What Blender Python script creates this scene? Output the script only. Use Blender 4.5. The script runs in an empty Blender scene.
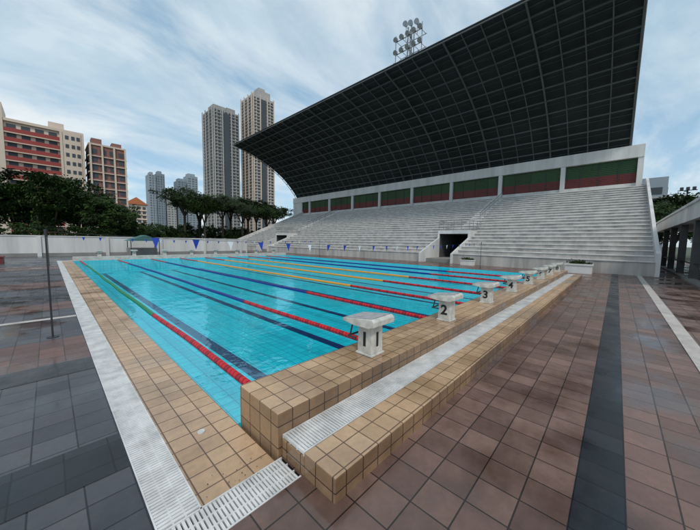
import bpy, math, random
import numpy as np
from mathutils import Vector, Matrix
random.seed(7)
S=bpy.context.scene
COL=bpy.context.collection
# ---------------------------------------------------------------- materials
def newmat(name):
    m=bpy.data.materials.new(name);m.use_nodes=True
    nt=m.node_tree
    return m,nt,nt.nodes['Principled BSDF']
def N(nt,t,**k):
    n=nt.nodes.new(t)
    for a,b in k.items(): setattr(n,a,b)
    return n
def mixc(nt,a,b,fac,mode='MIX'):
    n=N(nt,'ShaderNodeMix',data_type='RGBA',blend_type=mode)
    for s,v in ((0,fac),(6,a),(7,b)):
        if hasattr(v,'links') : nt.links.new(v,n.inputs[s])
        elif isinstance(v,(int,float)): n.inputs[s].default_value=v
        else: n.inputs[s].default_value=(*v,1)
    return n.outputs[2]
def noise(nt,vec,scale,detail=3,rough=.6):
    n=N(nt,'ShaderNodeTexNoise');n.inputs['Scale'].default_value=scale
    n.inputs['Detail'].default_value=detail;n.inputs['Roughness'].default_value=rough
    if vec is not None: nt.links.new(vec,n.inputs['Vector'])
    return n.outputs['Fac']
def ramp(nt,fac,stops):
    r=N(nt,'ShaderNodeValToRGB');nt.links.new(fac,r.inputs[0])
    e=r.color_ramp.elements
    while len(e)<len(stops): e.new(.5)
    for i,(p,c) in enumerate(stops):
        e[i].position=p;e[i].color=(*c,1) if not isinstance(c,(int,float)) else (c,c,c,1)
    return r.outputs[0]
def objco(nt):
    return N(nt,'ShaderNodeTexCoord').outputs['Object']
def tile(name,c1,c2,mortar,size=.3,ms=.006,rough=.5,plane='xy',off=(0,0),stain=.35,rvar=.25,sizey=None,bump=.4):
    m,nt,p=newmat(name)
    co=objco(nt)
    sx=N(nt,'ShaderNodeSeparateXYZ');nt.links.new(co,sx.inputs[0])
    cx=N(nt,'ShaderNodeCombineXYZ')
    for i,a in enumerate(plane):
        ad=N(nt,'ShaderNodeMath',operation='ADD');nt.links.new(sx.outputs['xyz'.index(a)],ad.inputs[0]);ad.inputs[1].default_value=-off[i]+1000*size
        nt.links.new(ad.outputs[0],cx.inputs[i])
    b=N(nt,'ShaderNodeTexBrick');b.offset=0;b.squash=1
    nt.links.new(cx.outputs[0],b.inputs['Vector'])
    b.inputs['Color1'].default_value=(*c1,1);b.inputs['Color2'].default_value=(*c2,1);b.inputs['Mortar'].default_value=(*mortar,1)
    b.inputs['Scale'].default_value=1;b.inputs['Mortar Size'].default_value=ms;b.inputs['Mortar Smooth'].default_value=.1
    b.inputs['Brick Width'].default_value=size;b.inputs['Row Height'].default_value=sizey or size
    n1=noise(nt,co,.9,4);n2=noise(nt,co,14,3,.7)
    d=ramp(nt,n1,[(.36,1-stain),(.60,1.0)])
    c=mixc(nt,b.outputs['Color'],d,1.0,'MULTIPLY')
    d2=ramp(nt,n2,[(.3,.82),(.7,1.0)])
    c=mixc(nt,c,d2,1.0,'MULTIPLY')
    nt.links.new(c,p.inputs['Base Color'])
    rr=N(nt,'ShaderNodeMapRange');nt.links.new(n1,rr.inputs[0]);rr.inputs[1].default_value=.38;rr.inputs[2].default_value=.60
    rr.inputs[3].default_value=rough-rvar;rr.inputs[4].default_value=rough+rvar*.5
    nt.links.new(rr.outputs[0],p.inputs['Roughness'])
    bp=N(nt,'ShaderNodeBump');bp.inputs['Strength'].default_value=bump;bp.inputs['Distance'].default_value=.004
    inv=N(nt,'ShaderNodeMath',operation='SUBTRACT');inv.inputs[0].default_value=1;nt.links.new(b.outputs['Fac'],inv.inputs[1])
    ad=N(nt,'ShaderNodeMath',operation='MULTIPLY_ADD');nt.links.new(n2,ad.inputs[0]);ad.inputs[1].default_value=.25;nt.links.new(inv.outputs[0],ad.inputs[2])
    nt.links.new(ad.outputs[0],bp.inputs['Height']);nt.links.new(bp.outputs[0],p.inputs['Normal'])
    return m
def plain(name,c,rough=.6,metal=0,var=.2,scale=2.0,streak=False,spec=.5):
    m,nt,p=newmat(name);co=objco(nt)
    if streak:
        mp=N(nt,'ShaderNodeMapping');mp.inputs['Scale'].default_value=(1,1,.12);nt.links.new(co,mp.inputs[0]);co=mp.outputs[0]
    n=noise(nt,co,scale,4,.65)
    d=ramp(nt,n,[(.3,1-var),(.65,1.0)])
    nt.links.new(mixc(nt,c,d,1.0,'MULTIPLY'),p.inputs['Base Color'])
    p.inputs['Roughness'].default_value=rough;p.inputs['Metallic'].default_value=metal
    p.inputs['Specular IOR Level'].default_value=spec
    return m
M={}
M['brown']=tile('brown_tile',(.275,.165,.130),(.165,.096,.077),(.045,.030,.025),rough=.36,stain=.5,off=(0,.12))
M['grey']=tile('grey_tile',(.120,.116,.124),(.064,.063,.073),(.020,.020,.022),rough=.38,stain=.4,off=(.4,0))
M['dark']=tile('dark_tile',(.034,.035,.040),(.018,.020,.023),(.009,.009,.010),rough=.38,rvar=.2,off=(0,.12))
M['brownL']=tile('reddish_tile',(.22,.110,.088),(.14,.075,.063),(.05,.035,.03),rough=.38,off=(.4,0))
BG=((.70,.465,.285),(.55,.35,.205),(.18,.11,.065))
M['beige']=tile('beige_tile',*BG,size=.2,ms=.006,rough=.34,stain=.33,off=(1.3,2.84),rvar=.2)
M['beige_xz_shade']=tile('beige_tile_front_shaded',(.38,.23,.125),(.29,.17,.092),(.07,.045,.03),size=.2,sizey=.205,rough=.4,plane='xz',off=(1.3,0),stain=.5)  # riser copy of the beige tile, shade mixed into its colour
M['beige_yz_shade']=tile('beige_tile_end_shaded',(.48,.30,.17),(.39,.24,.138),(.10,.066,.045),size=.2,sizey=.205,rough=.4,plane='yz',off=(2.84,0),stain=.35)  # end-face copy of the same tile, shaded less strongly in its colour
M['line']=plain('white_strip',(.60,.54,.49),.6,var=.35,scale=3)
M['white']=plain('white_paint',(.74,.73,.71),.55,var=.27,scale=.7,streak=True)
M['stand']=plain('stand_paint',(.55,.52,.49),.65,var=.45,scale=1.2,streak=True)
M['standlip']=plain('stand_lip',(.80,.78,.755),.6,var=.33,scale=1.1)
M['grate']=plain('grate_white',(.78,.77,.75),.45,var=.38,scale=4)
M['black']=plain('dark_gap',(.02,.02,.02),.8)
M['steel']=plain('steel',(.35,.36,.37),.35,metal=.8,var=.3,scale=5)
M['darksteel']=plain('dark_steel',(.05,.05,.055),.45,metal=.3)
M['skin']=plain('roof_sheet',(.034,.041,.040),.8,var=.45,scale=.15,spec=.2)
M['truss']=plain('truss_paint',(.095,.105,.102),.5,var=.3,scale=.5)
M['green']=plain('green_panel',(.028,.088,.022),.5,var=.4,scale=.6,streak=True)
M['maroon']=plain('maroon_panel',(.18,.026,.022),.5,var=.3,scale=.6)
M['navy']=plain('navy_tile',(.003,.012,.11),.4)
M['concrete']=plain('concrete',(.30,.29,.275),.8,var=.35,scale=.6)
M['darkcol_shade']=plain('dark_column_and_shade',(.09,.09,.09),.7,var=.3)  # pavilion columns, and the painted shade lining the stand tunnels
M['soil']=plain('ground_cover',(.10,.115,.07),.9,var=.4,scale=.1)
M['blocktop']=plain('block_top',(.46,.46,.46),.7,var=.4,scale=14)
M['blockw']=plain('block_body',(.70,.68,.62),.5,var=.4,scale=7)
M['num']=plain('number_black',(.012,.012,.014),.5)
M['teal']=plain('teal_canvas',(.06,.17,.16),.7)
for n,c in (('red',(.60,.008,.016)),('redd',(.33,.006,.012)),('rblue',(.008,.025,.24)),('rgreen',(.01,.24,.08)),('ryel',(.88,.32,.02)),('rwhite',(.75,.75,.72))):
    M[n]=plain('float_'+n,c,.35,var=.1)
M['pen_b']=plain('pennant_blue',(.010,.05,.42),.6,var=.1)
M['pen_w']=plain('pennant_white',(.72,.74,.76),.6,var=.1)
def leafmat(name,dark,light):
    m,nt,p=newmat(name)
    g=N(nt,'ShaderNodeNewGeometry')
    n=noise(nt,objco(nt),.35,2)
    a=N(nt,'ShaderNodeMath',operation='MULTIPLY_ADD');nt.links.new(g.outputs['Random Per Island'],a.inputs[0]);a.inputs[1].default_value=.45
    s=N(nt,'ShaderNodeMath',operation='MULTIPLY_ADD');nt.links.new(n,s.inputs[0]);s.inputs[1].default_value=1.6;s.inputs[2].default_value=-.55
    nt.links.new(s.outputs[0],a.inputs[2])
    nt.links.new(ramp(nt,a.outputs[0],[(.1,dark),(.9,light)]),p.inputs['Base Color'])
    p.inputs['Roughness'].default_value=.75;p.inputs['Specular IOR Level'].default_value=.25
    return m
M['leaf']=leafmat('leaves',(.006,.017,.004),(.042,.088,.014))
M['leaf2']=leafmat('leaves_b',(.008,.017,.005),(.034,.062,.013))
M['bark']=plain('bark',(.065,.048,.035),.9,var=.5,scale=3)
# pool tile
M['pool']=tile('pool_tile',(.018,.74,.88),(.012,.66,.82),(.01,.42,.58),size=.25,ms=.011,rough=.4,stain=.10,rvar=.1)
M['pool_w']=tile('pool_wall_tile',(.03,.72,.84),(.02,.64,.78),(.01,.42,.56),size=.25,ms=.010,rough=.4,plane='xz',stain=.12,rvar=.1)
# water
m,nt,p=newmat('pool_water');nt.nodes.remove(p);M['water']=m
out=[n for n in nt.nodes if n.type=='OUTPUT_MATERIAL'][0]
tr=N(nt,'ShaderNodeBsdfTransparent');tr.inputs[0].default_value=(.72,1.0,1.0,1)
gl=N(nt,'ShaderNodeBsdfGlossy');gl.inputs['Roughness'].default_value=.04;gl.inputs[0].default_value=(.62,.93,1,1)
co=objco(nt)
n1=noise(nt,co,1.8,2,.5);n2=noise(nt,co,9,2,.5)
ma=N(nt,'ShaderNodeMath',operation='MULTIPLY_ADD');nt.links.new(n2,ma.inputs[0]);ma.inputs[1].default_value=.22;nt.links.new(n1,ma.inputs[2])
b=N(nt,'ShaderNodeBump');b.inputs['Strength'].default_value=.35;b.inputs['Distance'].default_value=.05;nt.links.new(ma.outputs[0],b.inputs['Height'])
fr=N(nt,'ShaderNodeFresnel');fr.inputs[0].default_value=1.33;nt.links.new(b.outputs[0],fr.inputs['Normal']);nt.links.new(b.outputs[0],gl.inputs['Normal'])
fm=N(nt,'ShaderNodeMath',operation='MULTIPLY',use_clamp=True);nt.links.new(fr.outputs[0],fm.inputs[0]);fm.inputs[1].default_value=.27
mx=N(nt,'ShaderNodeMixShader');nt.links.new(fm.outputs[0],mx.inputs[0]);nt.links.new(tr.outputs[0],mx.inputs[1]);nt.links.new(gl.outputs[0],mx.inputs[2])
nt.links.new(mx.outputs[0],out.inputs[0])
# ---------------------------------------------------------------- mesh builder
class MB:
    def __init__(s): s.v=[];s.f=[];s.m=[];s.mats=[]
    def mi(s,k):
        if k not in s.mats: s.mats.append(k)
        return s.mats.index(k)
    def poly(s,pts,k):
        b=len(s.v);s.v+=[tuple(p) for p in pts];s.f.append(tuple(range(b,b+len(pts))));s.m.append(s.mi(k))
    def box(s,x0,x1,y0,y1,z0,z1,k,faces=None):
        b=len(s.v)
        s.v+=[(x,y,z) for z in (z0,z1) for y in (y0,y1) for x in (x0,x1)]
        F={'-z':(0,2,3,1),'+z':(4,5,7,6),'-y':(0,1,5,4),'+y':(2,6,7,3),'-x':(0,4,6,2),'+x':(1,3,7,5)}
        for n,q in F.items():
            kk=k
            if isinstance(k,dict): kk=k.get(n,k['d'])
            s.f.append(tuple(b+i for i in q));s.m.append(s.mi(kk))
    def quad(s,x0,x1,y0,y1,z,k): s.poly([(x0,y0,z),(x1,y0,z),(x1,y1,z),(x0,y1,z)],k)
    def prism(s,prof,y0,y1,k,ax='y'):
        def P(a,z,t): return (a,t,z) if ax=='y' else (t,a,z)
        n=len(prof);b=len(s.v)
        s.v+=[P(a,z,y0) for a,z in prof]+[P(a,z,y1) for a,z in prof]
        mi=s.mi(k)
        s.f.append(tuple(range(b,b+n)));s.m.append(mi)
        s.f.append(tuple(range(b+2*n-1,b+n-1,-1)));s.m.append(mi)
        for i in range(n):
            j=(i+1)%n;s.f.append((b+i,b+n+i,b+n+j,b+j));s.m.append(mi)
    def bar(s,p,q,r,k,n=4,r2=None):
        p=Vector(p);q=Vector(q);d=(q-p)
        if d.length<1e-6:return
        d.normalize();u=d.cross(Vector((0,0,1)) if abs(d.z)<.9 else Vector((1,0,0))).normalized();w=d.cross(u)
        b=len(s.v);r2=r if r2 is None else r2
        for P,R in ((p,r),(q,r2)):
            for i in range(n):
                a=2*math.pi*(i+.5)/n;s.v.append(tuple(P+u*math.cos(a)*R+w*math.sin(a)*R))
        mi=s.mi(k)
        for i in range(n):
            j=(i+1)%n;s.f.append((b+i,b+j,b+n+j,b+n+i));s.m.append(mi)
        s.f.append(tuple(b+i for i in range(n-1,-1,-1)));s.m.append(mi)
        s.f.append(tuple(b+n+i for i in range(n)));s.m.append(mi)
    def mesh(s,name):
        me=bpy.data.meshes.new(name);me.from_pydata(s.v,[],s.f)
        for k in s.mats: me.materials.append(M[k])
        me.polygons.foreach_set('material_index',s.m);me.update()
        return me
    def obj(s,name,parent=None,loc=(0,0,0),fix=True,bevel=0):
        me=s.mesh(name)
        if fix:
            import bmesh
            bm=bmesh.new();bm.from_mesh(me);bmesh.ops.recalc_face_normals(bm,faces=bm.faces);bm.to_mesh(me);bm.free()
        o=bpy.data.objects.new(name,me);COL.objects.link(o);o.location=loc
        if parent:o.parent=parent
        if bevel:
            bv=o.modifiers.new('b','BEVEL');bv.width=bevel;bv.segments=2;bv.limit_method='ANGLE'
        return o
def empty(name,loc=(0,0,0)):
    e=bpy.data.objects.new(name,None);COL.objects.link(e);e.location=loc;return e
# ---------------------------------------------------------------- ground & decks
PX0,PX1,PY0,PY1=1.3,22.3,2.84,33.0
g=MB();B=4000
g.quad(-B,B,-B,PY0,-.06,'soil');g.quad(-B,B,PY1,B,-.06,'soil')
g.quad(-B,PX0,PY0,PY1,-.06,'soil');g.quad(PX1,B,PY0,PY1,-.06,'soil')
g.obj('ground')
d=MB()
d.quad(-45,.40,-14,42,0,'grey')
d.quad(.40,60,-14,1.80,0,'brown')
d.quad(.68,1.30,2.10,PY1,0,'beige')
d.quad(.40,PX1,PY1,34.0,0,'line')
d.quad(.40,PX1,34.0,42,0,'grey')
d.quad(PX1,27.0,1.80,60,0,'brown')
d.quad(1.36,PX1,1.80,PY0,0,'brown')
d.obj('pool_deck')
s=MB()
s.quad(.0,60,-.18,.12,.004,'dark')
s.quad(.0,60,-1.33,-1.09,.004,'line')
for y0,y1,k in ((2.95,3.55,'dark'),(5.65,6.25,'dark'),(6.25,7.75,'brownL'),(9.75,9.95,'line'),(11,12.2,'brownL'),(13.4,14.0,'dark'),(16,18,'brownL'),(21,21.9,'dark'),(25,28,'brownL')):
    s.quad(-45,.39,y0,y1,.004,k)
s.quad(.39,.40,2.1,42,.004,'dark')
s.obj('deck_paving_bands')
# ---------------------------------------------------------------- drains
gr=MB()
gr.quad(.40,.68,1.80,33.9,-.03,'black')
y=2.12
while y<33.9:
    gr.box(.412,.668,y,y+.022,-.022,.003,'grate');y+=.032
for x in (.40,.668): gr.box(x,x+.012,1.8,33.9,-.03,.005,'grate')
for x in (.50,.58): gr.box(x-.006,x+.006,2.11,33.9,-.028,-.002,'grate')
gr.obj('overflow_drain_grating')
gr=MB()
gr.quad(.68,1.38,1.80,2.10,-.03,'black')
x=.42
while x<1.35:
    gr.box(x,x+.019,1.815,2.085,-.022,.003,'grate');x+=.030
for y in (1.80,2.088): gr.box(.412,1.36,y,y+.012,-.03,.005,'grate')
for y in (1.9,2.0): gr.box(.412,1.36,y-.006,y+.006,-.028,-.002,'grate')
gr.obj('cross_drain_grating')
lf=MB()
for _ in range(22):
    c=Vector((random.gauss(1.05,.16),random.gauss(2.2,.08),.008+random.random()*.006));an=random.random()*6.3
    u=Vector((math.cos(an),math.sin(an),.1))*random.uniform(.004,.012);w=Vector((-math.sin(an),math.cos(an),0))*random.uniform(.003,.006)
    if c.x<1.33: lf.poly([c-u,c+w,c+u,c-w],'bark')
lf.obj('leaf_litter',fix=False)
# ---------------------------------------------------------------- starting platform
XE=22.0
pl=MB()
BT={'d':'beige','-y':'beige_xz_shade','+y':'beige_xz_shade','-x':'beige_yz_shade','+x':'beige_yz_shade'}  # upright faces take the beige copies with shade in their colour
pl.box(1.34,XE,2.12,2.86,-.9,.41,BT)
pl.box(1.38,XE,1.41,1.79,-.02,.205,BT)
pl.box(1.38,XE,1.79,2.118,-.02,.165,'beige_yz_shade')
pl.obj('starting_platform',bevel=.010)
gr=MB();x=1.39
while x<XE-.02:
    gr.box(x,x+.022,1.815,2.10,.172,.200,'grate');x+=.032
for y in (1.795,2.103): gr.box(1.385,XE-.01,y,y+.012,.167,.203,'grate')
for y in (1.9,2.0): gr.box(1.385,XE-.01,y-.006,y+.006,.168,.192,'grate')
gr.obj('platform_drain_grating')
pl=MB()
pl.box(1.34,PX1,33.02,33.8,-.9,.34,'line');pl.obj('far_platform',bevel=.012)
# ---------------------------------------------------------------- pool
DP=-1.02
p=MB()
p.quad(PX0,PX1,PY0,PY1,DP,'pool')
p.poly([(PX0,PY0,DP),(PX0,PY1,DP),(PX0,PY1,0),(PX0,PY0,0)],'pool_w')
p.poly([(PX1,PY0,DP),(PX1,PY1,DP),(PX1,PY1,0),(PX1,PY0,0)],'pool_w')
p.poly([(PX0,PY0,DP),(PX1,PY0,DP),(PX1,PY0,0),(PX0,PY0,0)],'pool_w')
p.poly([(PX0,PY1,DP),(PX1,PY1,DP),(PX1,PY1,0),(PX0,PY1,0)],'pool_w')
p.obj('pool_basin',fix=False)
l=MB()
for i in range(8):
    X=3.05+2.5*i
    l.quad(X-.14,X+.14,5.2,31,DP+.004,'navy');l.quad(X-.6,X+.6,4.9,5.2,DP+.004,'navy');l.quad(X-.6,X+.6,31,31.3,DP+.004,'navy')
l.obj('pool_lane_markings')
w=MB();w.quad(PX0,PX1,PY0,PY1,-.03,'water');w.obj('pool_water')
# lane ropes
cols=['rgreen','rblue','rblue','ryel','ryel','ryel','rblue','rblue','rgreen']
for i in range(8):
    X=1.8+2.5*i
    r=MB();y=PY0+.15;n=0
    while y<PY1-.15:
        red=(y<8.6 or y>PY1-5.2)
        k=('red' if n%4 else 'redd') if red else cols[i]
        dx=.012*math.sin(y*1.3+i)+.02*math.sin(y*.31+2*i)
        r.bar((X+dx,y,-.02),(X+dx,y+.085,-.02),.055,k,8);y+=.10;n+=1
    r.bar((X,PY0,-.02),(X,PY1,-.02),.012,'steel')
    r.obj('lane_rope')
# ---------------------------------------------------------------- starting blocks
def block(num,X,Y,z,flip=1,text=True):
    e=empty('starting_block',(X,Y,z))
    a=MB()
    def fr(w0,d0,z0,w1,d1,z1,k,yo=0):
        b=len(a.v)
        a.v+=[(-w0,-d0,z0),(w0,-d0,z0),(w0,d0,z0),(-w0,d0,z0),(-w1,-d1+yo,z1),(w1,-d1+yo,z1),(w1,d1+yo,z1),(-w1,d1+yo,z1)]
        for q in ((0,3,2,1),(4,5,6,7),(0,1,5,4),(1,2,6,5),(2,3,7,6),(3,0,4,7)):
            a.f.append(tuple(b+i for i in q));a.m.append(a.mi(k))
    fr(.145,.145,0,.145,.145,.03,'blockw')
    fr(.126,.126,.03,.120,.120,.42,'blockw')
    a.obj('pedestal',e,bevel=.008)
    a=MB()
    f=flip
    pr=[(-.24*f,.45),(-.24*f,.52),(-.20*f,.555),(.32*f,.490),(.32*f,.45),(.12*f,.42),(-.14*f,.42)]
    a.prism(pr,-.235,.235,'blockw','x')
    a.obj('slab',e,bevel=.008)
    a=MB()
    a.poly([(-.22,-.19*f,.5575),(.22,-.19*f,.5575),(.22,.31*f,.495),(-.22,.31*f,.495)],'blocktop')
    a.obj('tread',e)
    a=MB()
    for sx in (-1,1):
        a.bar((sx*.2,.16*f,.42),(sx*.2,.20*f,.26),.012,'darksteel',8)
    a.bar((-.24,.20*f,.26),(.24,.20*f,.26),.014,'darksteel',8)
    a.bar((-.24,.20*f,.26),(-.24,.06*f,.26),.012,'darksteel',8)
    a.obj('handgrip',e)
    if text:
        for loc,rot in (((0,-.1275,.215),(math.pi/2,0,0)),((-.1275,0,.215),(math.pi/2,0,-math.pi/2))):
            if num>1 and rot[2]==0: continue
            cu=bpy.data.curves.new('number','FONT');cu.body=str(num);cu.size=.27;cu.extrude=.001;cu.offset=.009
            cu.align_x='CENTER';cu.align_y='CENTER';cu.materials.append(M['num'])
            o=bpy.data.objects.new('number',cu);COL.objects.link(o);o.parent=e;o.location=loc;o.rotation_euler=rot
for i in range(8):
    block(i+1,3.05+2.47*i,2.45,.41)
for i in range(8):
    block(i+1,3.05+2.5*i,33.4,.34,-1,False)
# ---------------------------------------------------------------- backstroke flags
def flags(Y,sag):
    e=empty('backstroke_flag_line',(0,Y,0))
    a=MB()
    for X in (-.03,24.0):
        a.bar((X,0,0),(X,0,2.1),.016,'darksteel',8);a.bar((X,0,0),(X,0,.012),.09,'darksteel',12)
        a.bar((X,0,2.0),(X,0,2.12),.025,'darksteel',8)
    a.obj('poles',e)
    def h(x): t=(x+.03)/24.03;return 2.07-4*sag*t*(1-t)
    a=MB();xs=np.linspace(-.03,24,40)
    for p0,p1 in zip(xs[:-1],xs[1:]): a.bar((p0,0,h(p0)),(p1,0,h(p1)),.005,'darksteel')
    a.obj('rope',e)
    a=MB();x=1.75;n=0
    while x<23.6:
        w=.085;z=h(x);dy=random.uniform(-.06,.06)
        a.poly([(x-w,0,z),(x+w,0,z),(x+random.uniform(-.03,.03),dy,z-.26)],'pen_w' if n%3==2 else 'pen_b')
        x+=.95+random.uniform(-.06,.06);n+=1
    a.obj('pennants',e,fix=False)
flags(8.0,.28);flags(28.0,.25)
# ---------------------------------------------------------------- perimeter wall
a=MB();WY=42
a.box(-60,21.2,WY,WY+.25,-.1,2.02,'white');a.box(-60,21.23,WY-.06,WY+.31,2.02,2.12,'white')
x=-58
while x<21: a.box(x,x+.3,WY-.14,WY-.003,-.05,2.0,'white');x+=5.2
a.box(-60,21,WY-.03,WY-.003,-.05,.35,'concrete')
a.obj('perimeter_wall')
a=MB();a.box(-4.5,-2.3,32,33,.0,.45,'maroon');a.box(-4.55,-2.25,31.95,33.05,.45,.52,'maroon');a.obj('maroon_bench')
a=MB()
for x in (6.1,8.7):
    for y in (38.2,40.2): a.bar((x,y,0),(x,y,1.75),.04,'darksteel',6)
a.prism([(5.8,1.7),(9.0,1.7),(7.4,2.35)],37.9,40.5,'teal')
a.box(6.0,8.8,39.6,40.2,0,.9,'concrete')
a.obj('shade_shelter')
# ---------------------------------------------------------------- grandstand
YA,YB=-1.9,62.0
st=empty('grandstand')
a=MB()
NR=22;XB=28.2;RUN=(46.9-XB)/NR;Z0=1.0;RISE=(8.8-Z0)/NR
vom=[(11.6,15.2),(45.5,49.5)]
VX=31.0
segs=[(YA,11.6,0),(11.6,15.2,1),(15.2,45.5,0),(45.5,49.5,1),(49.5,YB,0)]
for y0,y1,v in segs:
    for i in range(NR+1):
        xs=27.0 if i==0 else XB+RUN*(i-1)
        z0=-.05 if i==0 else Z0+RISE*(i-1);z1=Z0+RISE*i
        if v and z1<=3.4: xs=41
        if v and i==0: a.box(28.0,41,y0,y1,-.05,.35,'concrete')
        a.box(xs,47.3,y0,y1,z0,z1,'stand')
        if not v or z1>3.7: a.box(xs-.07,xs-.001,y0,y1,z1-.08,z1+.002,'standlip')
a.obj('terraces',st)
a=MB()
for y0,y1 in vom:
    a.box(VX,35.0,y0-.003,y1+.003,3.05,3.42,'white')
    for y in (y0-.02,y1-.18):
        a.box(VX+.003,35,y,y+.2,-.04,3.047,'white')
        a.prism([(26.8,-.04),(26.8,.95),(28.2,1.5),(VX,2.6),(VX,-.04)],y,y+.2,'white')
    a.box(36.9,36.98,y0,y1,.3,3.4,'black')  # near-black panel, puts the shade deep in the tunnel into colour
    a.box(VX+.1,36.9,y0+.2,y0+.22,.36,3.04,'darkcol_shade');a.box(VX+.1,36.9,y1-.22,y1-.2,.36,3.04,'darkcol_shade')  # dark linings paint tunnel shade over the white side walls
a.obj('vomitory_walls',st)
a=MB()
for yc in (13.3,47.5):
    for i in range(10,NR+1):
        xs=XB+RUN*(i-1);z1=Z0+RISE*i
        a.box(xs-.42,xs-.072,yc-.7,yc+.7,z1-RISE+.003,z1-RISE*.5,'standlip')
    P=lambda i:(XB+RUN*(i-1),yc-.75,Z0+RISE*i+.9)
    a.bar(P(11),P(21),.035,'steel',6)
    a.bar((P(11)[0],yc-.75,P(11)[2]-.4),(P(21)[0],yc-.75,P(21)[2]-.4),.025,'steel',6)
    for i in range(11,22,2): a.bar(P(i),(P(i)[0],yc-.75,P(i)[2]-.95),.03,'steel',6)
for y0,y1 in vom:
    for hz in (3.8,4.2,4.5):
        a.bar((VX+.1,y0+.08,hz),(VX+.1,y1-.08,hz),.025,'steel',6)
        for y in (y0+.08,y1-.08): a.bar((VX+.1,y,hz),(34.5,y,hz),.025,'steel',6)
    for k in range(5):
        y=y0+.08+(y1-y0-.16)*k/4;a.bar((VX+.1,y,3.4),(VX+.1,y,4.5),.025,'steel',6)
    for x in (32.2,33.4,34.5):
        for y in (y0+.08,y1-.08): a.bar((x,y,3.4),(x,y,4.5),.025,'steel',6)
a.obj('stairs_and_handrails',st)
a=MB()
for y0,y1 in ((YA-.22,YA-.003),(YB+.003,YB+.22)):
    a.prism([(26.9,-.05),(26.9,1.5),(28,1.75),(47.3,9.75),(48.2,9.75),(48.2,-.05)],y0,y1,'white')
a.box(47.3,48.2,YA,YB,-.05,9.1,'white')
a.obj('end_walls',st)
pil=[-1.35]+[5.84+7.6*i for i in range(8)]
a=MB()
for y in pil: a.box(47.0,47.6,y-.25,y+.25,8.80,12.2,'white')
a.box(46.9,47.75,-1.6,66,12.2,13.6,'white')
a.box(47.32,47.9,-1.6,66,9.1,9.35,'white')
a.box(47.0,47.3,62.2,66,-.05,12.2,'white')
a.obj('back_wall_frame',st)
a=MB()
ys=pil+[66]
for y0,y1 in zip(ys[:-1],ys[1:]):
    a.box(47.40,47.7,y0+.25,y1-.25,9.35,10.55,'maroon')
    a.box(47.42,47.7,y0+.25,y1-.25,10.55,12.2,'green')
    z=9.5
    while z<12.1:
        a.box(47.34,47.399,y0+.25,y1-.25,z,z+.05,'maroon' if z<10.5 else 'green');z+=.21
    nn=4
    for j in range(1,nn):
        yy=y0+(y1-y0)*j/nn;a.box(47.30,47.338,yy-.03,yy+.03,9.35,12.19,'darksteel')
a.obj('shutter_panels',st)
# roof
prof0=[(48.0,13.3),(46.9,14.9),(45.2,16.7),(43.2,18.35),(40.8,19.9),(38.2,21.15),(35.6,22.15),(32.8,23.0),(30,23.6)]
def resample(pr,n):
    P=np.array(pr);dd=np.r_[0,np.cumsum(np.hypot(*np.diff(P,axis=0).T))];t=np.linspace(0,dd[-1],n)
    return [(np.interp(a,dd,P[:,0]),np.interp(a,dd,P[:,1])) for a in t]
NP=13
pr=resample(prof0,NP)
inner=[]
for i in range(NP):
    p0=pr[max(i-1,0)];p1=pr[min(i+1,NP-1)]
    t=Vector((p1[0]-p0[0],p1[1]-p0[1])).normalized();dd=.6*(1-.6*(i/(NP-1))**2)
    inner.append((pr[i][0]-t.y*dd,pr[i][1]+t.x*dd))
RA,RB=-.35,65.0
a=MB()
for (x0,z0),(x1,z1) in zip(pr[:-1],pr[1:]):
    a.prism([(x0,z0),(x1,z1),(x1+.02,z1+.14),(x0+.02,z0+.14)],RA,RB,'skin')
a.obj('roof_sheet',st)
a=MB()
for i,(x,z) in enumerate(inner):
    a.bar((x,RA,z),(x,RB,z),.085,'truss')
for i,(x,z) in enumerate(pr[:-1]):
    x2,z2=pr[i+1];a.bar(((x+x2)/2,RA,(z+z2)/2-.06),((x+x2)/2,RB,(z+z2)/2-.06),.035,'truss')
ny=34;yy=np.linspace(RA,RB,ny+1)
for j,y in enumerate(yy):
    main=(j%4==0)
    for i in range(NP-1):
        a.bar((inner[i][0],y,inner[i][1]),(inner[i+1][0],y,inner[i+1][1]),.12 if main else .065,'truss')
        a.bar((inner[i][0],y,inner[i][1]),(pr[i][0],y,pr[i][1]),.05 if main else .03,'truss')
        if j<ny and main:
            a.bar((inner[i][0],y,inner[i][1]),(pr[i+1][0],y,pr[i+1][1]),.04,'truss')
a.obj('roof_truss',st)
a=MB()
for y0,y1 in ((RA-.14,RA-.003),(RB+.003,RB+.14)):
    for (x0,z0),(x1,z1) in zip(pr[:-1],pr[1:]):
        a.prism([(x0,z0+.2),(x1,z1+.2),(x1-.05,z1-.15),(x0-.05,z0-.15)],y0,y1,'steel')
for y in pil:
    a.bar((47.9,y,13.4),(47.3,y,12.9),.15,'white')
a.obj('roof_trim',st)
# floodlight mast
a=MB()
FX,FY=52,33
for sx in (-.6,.6):
    for sy in (-.6,.6): a.bar((FX+sx,FY+sy,0),(FX+sx*.7,FY+sy*.7,45),.12,'steel')
for k in range(15):
    z=3*k
    a.bar((FX-.6,FY-.6,z),(FX-.55,FY+.6,z+3),.06,'steel');a.bar((FX-.6,FY+.6,z),(FX+.55,FY+.6,z+3),.06,'steel')
for z in (38,40.5,43):
    a.bar((FX-.9,FY-3,z),(FX-.9,FY+3,z),.09,'steel');a.bar((FX+.9,FY-3,z),(FX+.9,FY+3,z),.07,'steel')
    for k in range(5):
        y=FY-2.8+1.4*k
        a.bar((FX-1.0,y,z+.35),(FX-1.5,y,z+.15),.38,'steel',10,.46)
        a.bar((FX-.9,y,z),(FX+.9,y,z),.05,'steel')
for y in (-3,3): a.bar((FX-.9,FY+y,37.6),(FX-.9,FY+y,44.2),.09,'steel')
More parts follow.
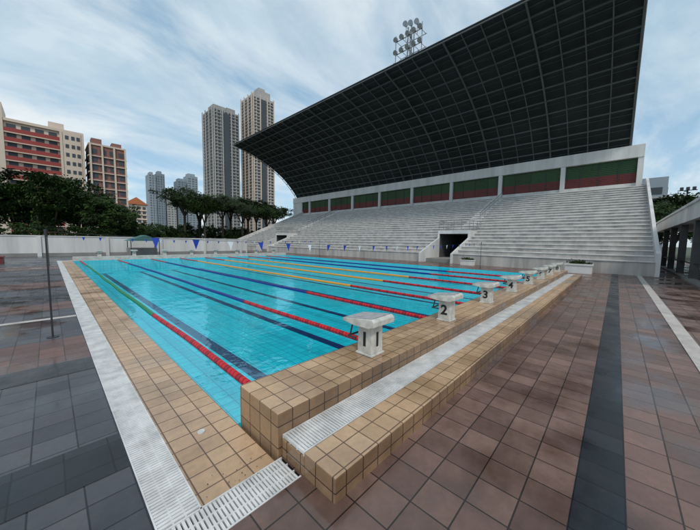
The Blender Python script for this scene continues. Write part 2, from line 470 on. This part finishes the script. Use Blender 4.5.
for y,z in ((-1.4,45.2),(1.2,46.0),(0,45.6)):
    a.bar((FX,FY+y,43),(FX,FY+y,z),.06,'steel');a.bar((FX,FY+y,z),(FX-.8,FY+y-.2,z-.2),.38,'steel',10,.5)
a.obj('floodlight_mast')
# planters
def planter(X,Y,s=1):
    e=empty('planter_box',(X,Y,0));a=MB()
    a.box(-.35*s,.35*s,-.75*s,.75*s,0,.62*s,'white');a.box(-.40*s,.40*s,-.80*s,.80*s,.55*s,.66*s,'white');a.obj('box',e)
    a=MB()
    for _ in range(400):
        c=Vector((random.gauss(0,.13),max(-.7,min(.7,random.gauss(0,.3))),.66+abs(random.gauss(0,.10))))*s
        u=Vector((random.gauss(0,1),random.gauss(0,1),random.gauss(0,1))).normalized()*.08;v=u.orthogonal().normalized()*.035
        a.poly([c-u,c+v,c+u,c-v],'leaf')
    a.obj('shrub',e,fix=False)
planter(26.0,1.9);planter(26.3,9.9,.75)
# side pavilion with canopy (right)
a=MB()
a.box(19,46,-10,-3.05,3.55,4.45,'white');a.box(18.9,46.1,-10.1,-2.95,4.45,4.6,'white')
for x in range(21,46,5):
    a.box(x,x+.35,-3.6,-3.25,0,3.55,'darkcol_shade')
a.box(19,46,-8.3,-8,0,3.55,'darksteel')
for x in range(20,45,4): a.box(x,x+1.6,-7.997,-7.9,0,2.4,'maroon')
a.box(19,46,-3.5,-3.1,-.05,.12,'concrete')
a.box(24,46,-3.45,-3.37,.95,1.02,'darksteel')
a.obj('side_pavilion')
# ---------------------------------------------------------------- buildings
def bmat(n,c,**k): M[n]=plain(n,c,.7,var=.15,scale=.05,**k)
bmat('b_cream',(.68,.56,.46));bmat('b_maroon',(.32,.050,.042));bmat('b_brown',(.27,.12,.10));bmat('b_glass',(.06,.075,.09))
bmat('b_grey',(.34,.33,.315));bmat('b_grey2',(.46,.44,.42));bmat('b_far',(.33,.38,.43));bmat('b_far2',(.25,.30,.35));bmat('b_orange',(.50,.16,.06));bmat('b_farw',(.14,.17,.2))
def facade_floor_boxes(a,x0,x1,y0,y1,h,fh,bay,wall,glass,slab,band=None,bd=.9):
    nf=int(h/fh)
    a.box(x0,x1,y0,y1,-.05,h,wall)
    for f in range(nf):
        z=f*fh
        n=max(1,int((x1-x0)/bay));bw=(x1-x0)/n
        for i in range(n):
            xa=x0+i*bw
            a.box(xa+bw*.18,xa+bw*.82,y0-.12,y0-.01,z+.9,z+fh-.35,glass)
        if band:
            a.box(x0,x1,y0-bd,y0-.13,z-.05,z+1.3,band);a.box(x0,x1,y0-bd-.1,y0-.13,z-.35,z-.05,slab)
        else: a.box(x0-.3,x1+.3,y0-.6,y0-.13,z-.2,z+.1,slab)
        n=max(1,int((y1-y0)/bay));bw=(y1-y0)/n
        for i in range(n):
            ya=y0+i*bw
            a.box(x0-.12,x0-.01,ya+bw*.18,ya+bw*.82,z+.9,z+fh-.35,glass)
        a.box(x0-.5,x0-.13,y0,y1,z-.2,z+.1,slab)
a=MB()
facade_floor_boxes(a,-8.3,11,150,163,40,3.05,3.2,'b_cream','b_glass','b_cream','b_maroon')
a.box(-12.5,-8.35,149,163,-.05,45.5,'b_cream')
for x in (4.6,10.3): a.box(x,x+.7,148.7,149.99,0,40.2,'b_cream')
a.box(5.4,10.2,148.8,149.0,0,40.2,'b_cream')
for f in range(13):
    for xx in (6,7.6,9.0): a.box(xx,xx+.9,148.68,148.797,f*3.05+1,f*3.05+2.3,'b_glass')
a.box(-8.3,11,149.2,163.3,40,40.9,'b_cream');a.box(2,6,152,158,40.9,43.5,'b_cream')
a.obj('apartment_block')
a=MB()
facade_floor_boxes(a,12.2,23,147,160,37,3.0,2.7,'b_brown','b_glass','b_cream')
for x in (12.2,15.6,19.2,22.6): a.box(x,x+.5,146,146.98,0,37.5,'b_cream')
a.box(13,16,148,152,37,39.8,'b_brown');a.box(19,22,148,152,37,39.3,'b_brown');a.box(12,23.2,146.6,160.2,37,37.6,'b_cream')
a.obj('apartment_block')
def tower(x0,y0,w,h,wall,slab,top):
    a=MB();facade_floor_boxes(a,x0,x0+w,y0,y0+w,h,3.3,3.6,wall,'b_glass',slab)
    for t in (0,.32,.66,.97):
        a.box(x0+t*w,x0+t*w+.9,y0-1.4,y0-.61,0,h+1.2,slab);a.box(x0-1.4,x0-.51,y0+t*w,y0+t*w+.9,0,h+1.2,slab)
    a.box(x0+w*.38,x0+w*.62,y0-1.1,y0-.62,0,h-3,'b_glass')
    for (u0,u1,v0,v1,hh) in top: a.box(x0+u0*w,x0+u1*w,y0+v0*w,y0+v1*w,h,h+hh,wall)
    a.obj('residential_tower')
tower(118,300,26,133,'b_grey','b_grey2',[(.05,.5,.1,.6,4),(.6,.95,.2,.8,6)])
tower(156,292,25,157,'b_grey2','b_cream',[(.3,.9,.1,.8,8),(.45,.75,.3,.7,13)])
def far_tower(x0,x1,h,mt='b_far'):
    a=MB();a.box(x0,x1,500,520,0,h,mt)
    z=3
    while z<h-2:
        a.box(x0+.8,x1-.8,499.7,499.98,z,z+1.6,'b_farw');z+=3.6
    for t in (.33,.66): a.box(x0+(x1-x0)*t,x0+(x1-x0)*t+1.4,499.3,499.69,0,h,mt)
    a.box(x0+2,x1-3,503,515,h,h+4,mt)
    a.obj('distant_tower')
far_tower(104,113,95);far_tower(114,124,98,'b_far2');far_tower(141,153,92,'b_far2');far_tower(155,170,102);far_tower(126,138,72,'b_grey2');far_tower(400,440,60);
a=MB();facade_floor_boxes(a,38,50,250,262,26,3.1,3,'b_cream','b_glass','b_cream')
a.prism([(37,26),(51,26),(44,31)],249,263,'b_orange');a.obj('tiled_roof_house_block')
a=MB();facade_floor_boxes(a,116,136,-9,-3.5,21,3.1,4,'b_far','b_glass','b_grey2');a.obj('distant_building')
# ---------------------------------------------------------------- trees
def treemesh(seed,H,R,flat,k='leaf',trunk=.4,ncl=75,npc=75,ls=.26):
    rnd=random.Random(seed);a=MB()
    base=H*trunk
    a.bar((0,0,-.1),(.1,.05,base),.026*H,'bark',7,.018*H)
    cz=H-R*flat
    for i in range(7):
        an=i*.9+rnd.uniform(-.3,.3);rr=R*rnd.uniform(.35,.75)
        mid=Vector((math.cos(an)*rr*.5,math.sin(an)*rr*.5,base+(cz-base)*.6+.5));end=Vector((math.cos(an)*rr,math.sin(an)*rr,cz+rnd.uniform(-.2,.5)*R*flat))
        a.bar((.1,.05,base-.3),mid,.012*H,'bark',5,.008*H);a.bar(mid,end,.008*H,'bark',5,.004*H)
        for t in range(2):
            e2=end+Vector((rnd.uniform(-1,1),rnd.uniform(-1,1),rnd.uniform(0,.8)))*R*.3;a.bar(end,e2,.005*H,'bark',4,.002*H)
    for c in range(ncl):
        while True:
            v=Vector((rnd.uniform(-1,1),rnd.uniform(-1,1),rnd.uniform(-.95,1)))
            if .35<v.length<1: break
        lump=1+.22*math.sin(3*math.atan2(v.y,v.x)+seed)+.12*rnd.uniform(-1,1)
        cc=Vector((v.x*R*lump,v.y*R*lump,cz+v.z*R*flat*(1+.1*rnd.uniform(-1,1))))
        cr=R*rnd.uniform(.13,.24)
        for _ in range(npc):
            p=cc+Vector((rnd.gauss(0,.5),rnd.gauss(0,.5),rnd.gauss(0,.32)))*cr
            u=Vector((rnd.gauss(0,1),rnd.gauss(0,1),rnd.gauss(0,.6))).normalized();w=u.orthogonal().normalized()
            s_=ls*rnd.uniform(.6,1.3)
            a.poly([p-u*s_,p+w*s_*.5,p+u*s_,p-w*s_*.5],k)
    return a.mesh('tree_mesh')
TM=[treemesh(1,12,5,.85,'leaf',.2,100),treemesh(2,13,5.6,.75,'leaf2',.22,105),treemesh(3,15,6,.36,'leaf2',.55,70,75),treemesh(4,15,5.2,.45,'leaf',.5,70,75),treemesh(5,6,3.4,.7,'leaf',.2,60,70,.2)]
def tree(mi,x,y,s=1,z=0):
    o=bpy.data.objects.new('broadleaf_tree',TM[mi]);COL.objects.link(o);o.location=(x,y,z);o.rotation_euler=(0,0,random.uniform(0,6.28));o.scale=(s,s,s*random.uniform(.95,1.05))
for x,y,mi,s in [(-9,78,0,1.14),(-4,82,1,1.12),(0.5,76,0,1.12),(4.5,80,1,1.0),(8,76,0,.90),(11,84,0,.86),(-14,80,1,1.15),(-1,92,0,1.1),(6,95,1,1.0)]:
    tree(mi,x,y,s)
for x,y,s in [(-7,70,.75),(-2,70,.8),(3,70,.75),(7,71,.7),(13,80,.9),(16.5,82,.95),(20,86,1.0),(23,84,.9),(12,90,1.1),(17,95,1.15)]:
    tree(4,x,y,s)
for x,y,mi,s in [(25,84,2,.98),(30,88,3,1.0),(35,84,2,.98),(40,90,3,1.02),(44,86,2,.98),(50,92,3,1.0),(47,80,3,.86),(56,90,2,.95),(33,96,3,1.0),(28,78,3,.85),(39,80,2,.85)]:
    tree(mi,x,y,s)
for x,y,s in [(28,90,1.1),(33,92,1.1),(38,94,1.1),(43,94,1.1),(48,96,1.1),(54,94,1.1),(36,78,.8),(44,78,.8)]:
    tree(4,x,y,s)
for x,y,mi,s in [(66,-4,0,.8),(72,-7,1,.82),(78,-11,0,.9),(66,-10,0,.72),(85,-6,1,.9),(95,-14,0,.9)]:
    tree(mi,x,y,s)
a=MB();a.bar((75,-8.1,0),(75,-8.1,12),.12,'darksteel')
for k in range(3): a.box(74.5,74.9,-9+k*.7,-8.6+k*.7,11.6,12.1,'darksteel')
a.bar((75,-9.2,11.6),(75,-7,11.6),.08,'darksteel');a.obj('floodlight_pole')
a=MB();a.bar((.98,2.98,0),(.98,2.98,.01),.035,'grate',16);a.obj('deck_inlet_cover')
a=MB();a.box(-.02,.10,2.32,2.44,0,.01,'line');a.obj('deck_inlet_cover')
# ---------------------------------------------------------------- world
W=bpy.data.worlds.new("World");S.world=W;W.use_nodes=True;nt=W.node_tree
bgn=nt.nodes['Background'];bgn.inputs['Strength'].default_value=.15
SE,SR=math.radians(48),math.radians(215)
sky=N(nt,'ShaderNodeTexSky',sky_type='NISHITA');sky.sun_disc=False;sky.sun_elevation=SE;sky.sun_rotation=SR;sky.air_density=1.0;sky.dust_density=.4;sky.ozone_density=1.5
tc=N(nt,'ShaderNodeTexCoord').outputs['Generated']
sp=N(nt,'ShaderNodeSeparateXYZ');nt.links.new(tc,sp.inputs[0])
ad=N(nt,'ShaderNodeMath',operation='MAXIMUM');nt.links.new(sp.outputs[2],ad.inputs[0]);ad.inputs[1].default_value=0
ad2=N(nt,'ShaderNodeMath',operation='ADD');nt.links.new(ad.outputs[0],ad2.inputs[0]);ad2.inputs[1].default_value=.22
cb=N(nt,'ShaderNodeCombineXYZ')
for i in (0,1):
    dv=N(nt,'ShaderNodeMath',operation='DIVIDE');nt.links.new(sp.outputs[i],dv.inputs[0]);nt.links.new(ad2.outputs[0],dv.inputs[1]);nt.links.new(dv.outputs[0],cb.inputs[i])
mp=N(nt,'ShaderNodeMapping');mp.inputs['Rotation'].default_value=(0,0,math.radians(25));mp.inputs['Scale'].default_value=(.7,1.3,1);nt.links.new(cb.outputs[0],mp.inputs[0])
n1=N(nt,'ShaderNodeTexNoise');n1.inputs['Scale'].default_value=1.5;n1.inputs['Detail'].default_value=8;n1.inputs['Roughness'].default_value=.58;n1.inputs['Distortion'].default_value=.4
nt.links.new(mp.outputs[0],n1.inputs['Vector'])
cf=ramp(nt,n1.outputs['Fac'],[(.40,.12),(.62,.95)])
n2=N(nt,'ShaderNodeTexNoise');n2.inputs['Scale'].default_value=.9;n2.inputs['Detail'].default_value=4;nt.links.new(mp.outputs[0],n2.inputs['Vector'])
cc=mixc(nt,(.56,.71,.81),(.92,.96,.97),ramp(nt,n2.outputs['Fac'],[(.38,0.0),(.60,1.0)]))
sc=N(nt,'ShaderNodeVectorMath',operation='SCALE');nt.links.new(cc,sc.inputs[0]);sc.inputs['Scale'].default_value=1/.15
skc=mixc(nt,sky.outputs[0],(.30/.15,.53/.15,.70/.15),.6)
fin=mixc(nt,skc,sc.outputs[0],cf)
nt.links.new(fin,bgn.inputs['Color'])
# sun
sd=bpy.data.lights.new('sun','SUN');sd.energy=1.5;sd.angle=math.radians(12);sd.color=(1,.92,.81)
so=bpy.data.objects.new('sun',sd);COL.objects.link(so)
sdir=Vector((math.sin(SR)*math.cos(SE),math.cos(SR)*math.cos(SE),math.sin(SE)))
so.rotation_euler=sdir.to_track_quat('Z','Y').to_euler();so.location=(0,0,60)
# ---------------------------------------------------------------- camera
ca=bpy.data.cameras.new('camera');co=bpy.data.objects.new('camera',ca);COL.objects.link(co)
ca.sensor_width=36;ca.lens=283.02/700*36;ca.clip_start=.05;ca.clip_end=9000
yaw,pitch,roll=[math.radians(v) for v in (43.2,-4.69,.906)]
F=Vector((math.cos(yaw)*math.cos(pitch),math.sin(yaw)*math.cos(pitch),math.sin(pitch)));R=Vector((math.sin(yaw),-math.cos(yaw),0));U=R.cross(F)
R2=R*math.cos(roll)+U*math.sin(roll);U2=-R*math.sin(roll)+U*math.cos(roll)
mt=Matrix((R2,U2,-F)).transposed().to_4x4();mt.translation=(0,0,1.97);co.matrix_world=mt
S.camera=co
S.view_settings.view_transform='Standard';S.view_settings.look='None';S.view_settings.exposure=0
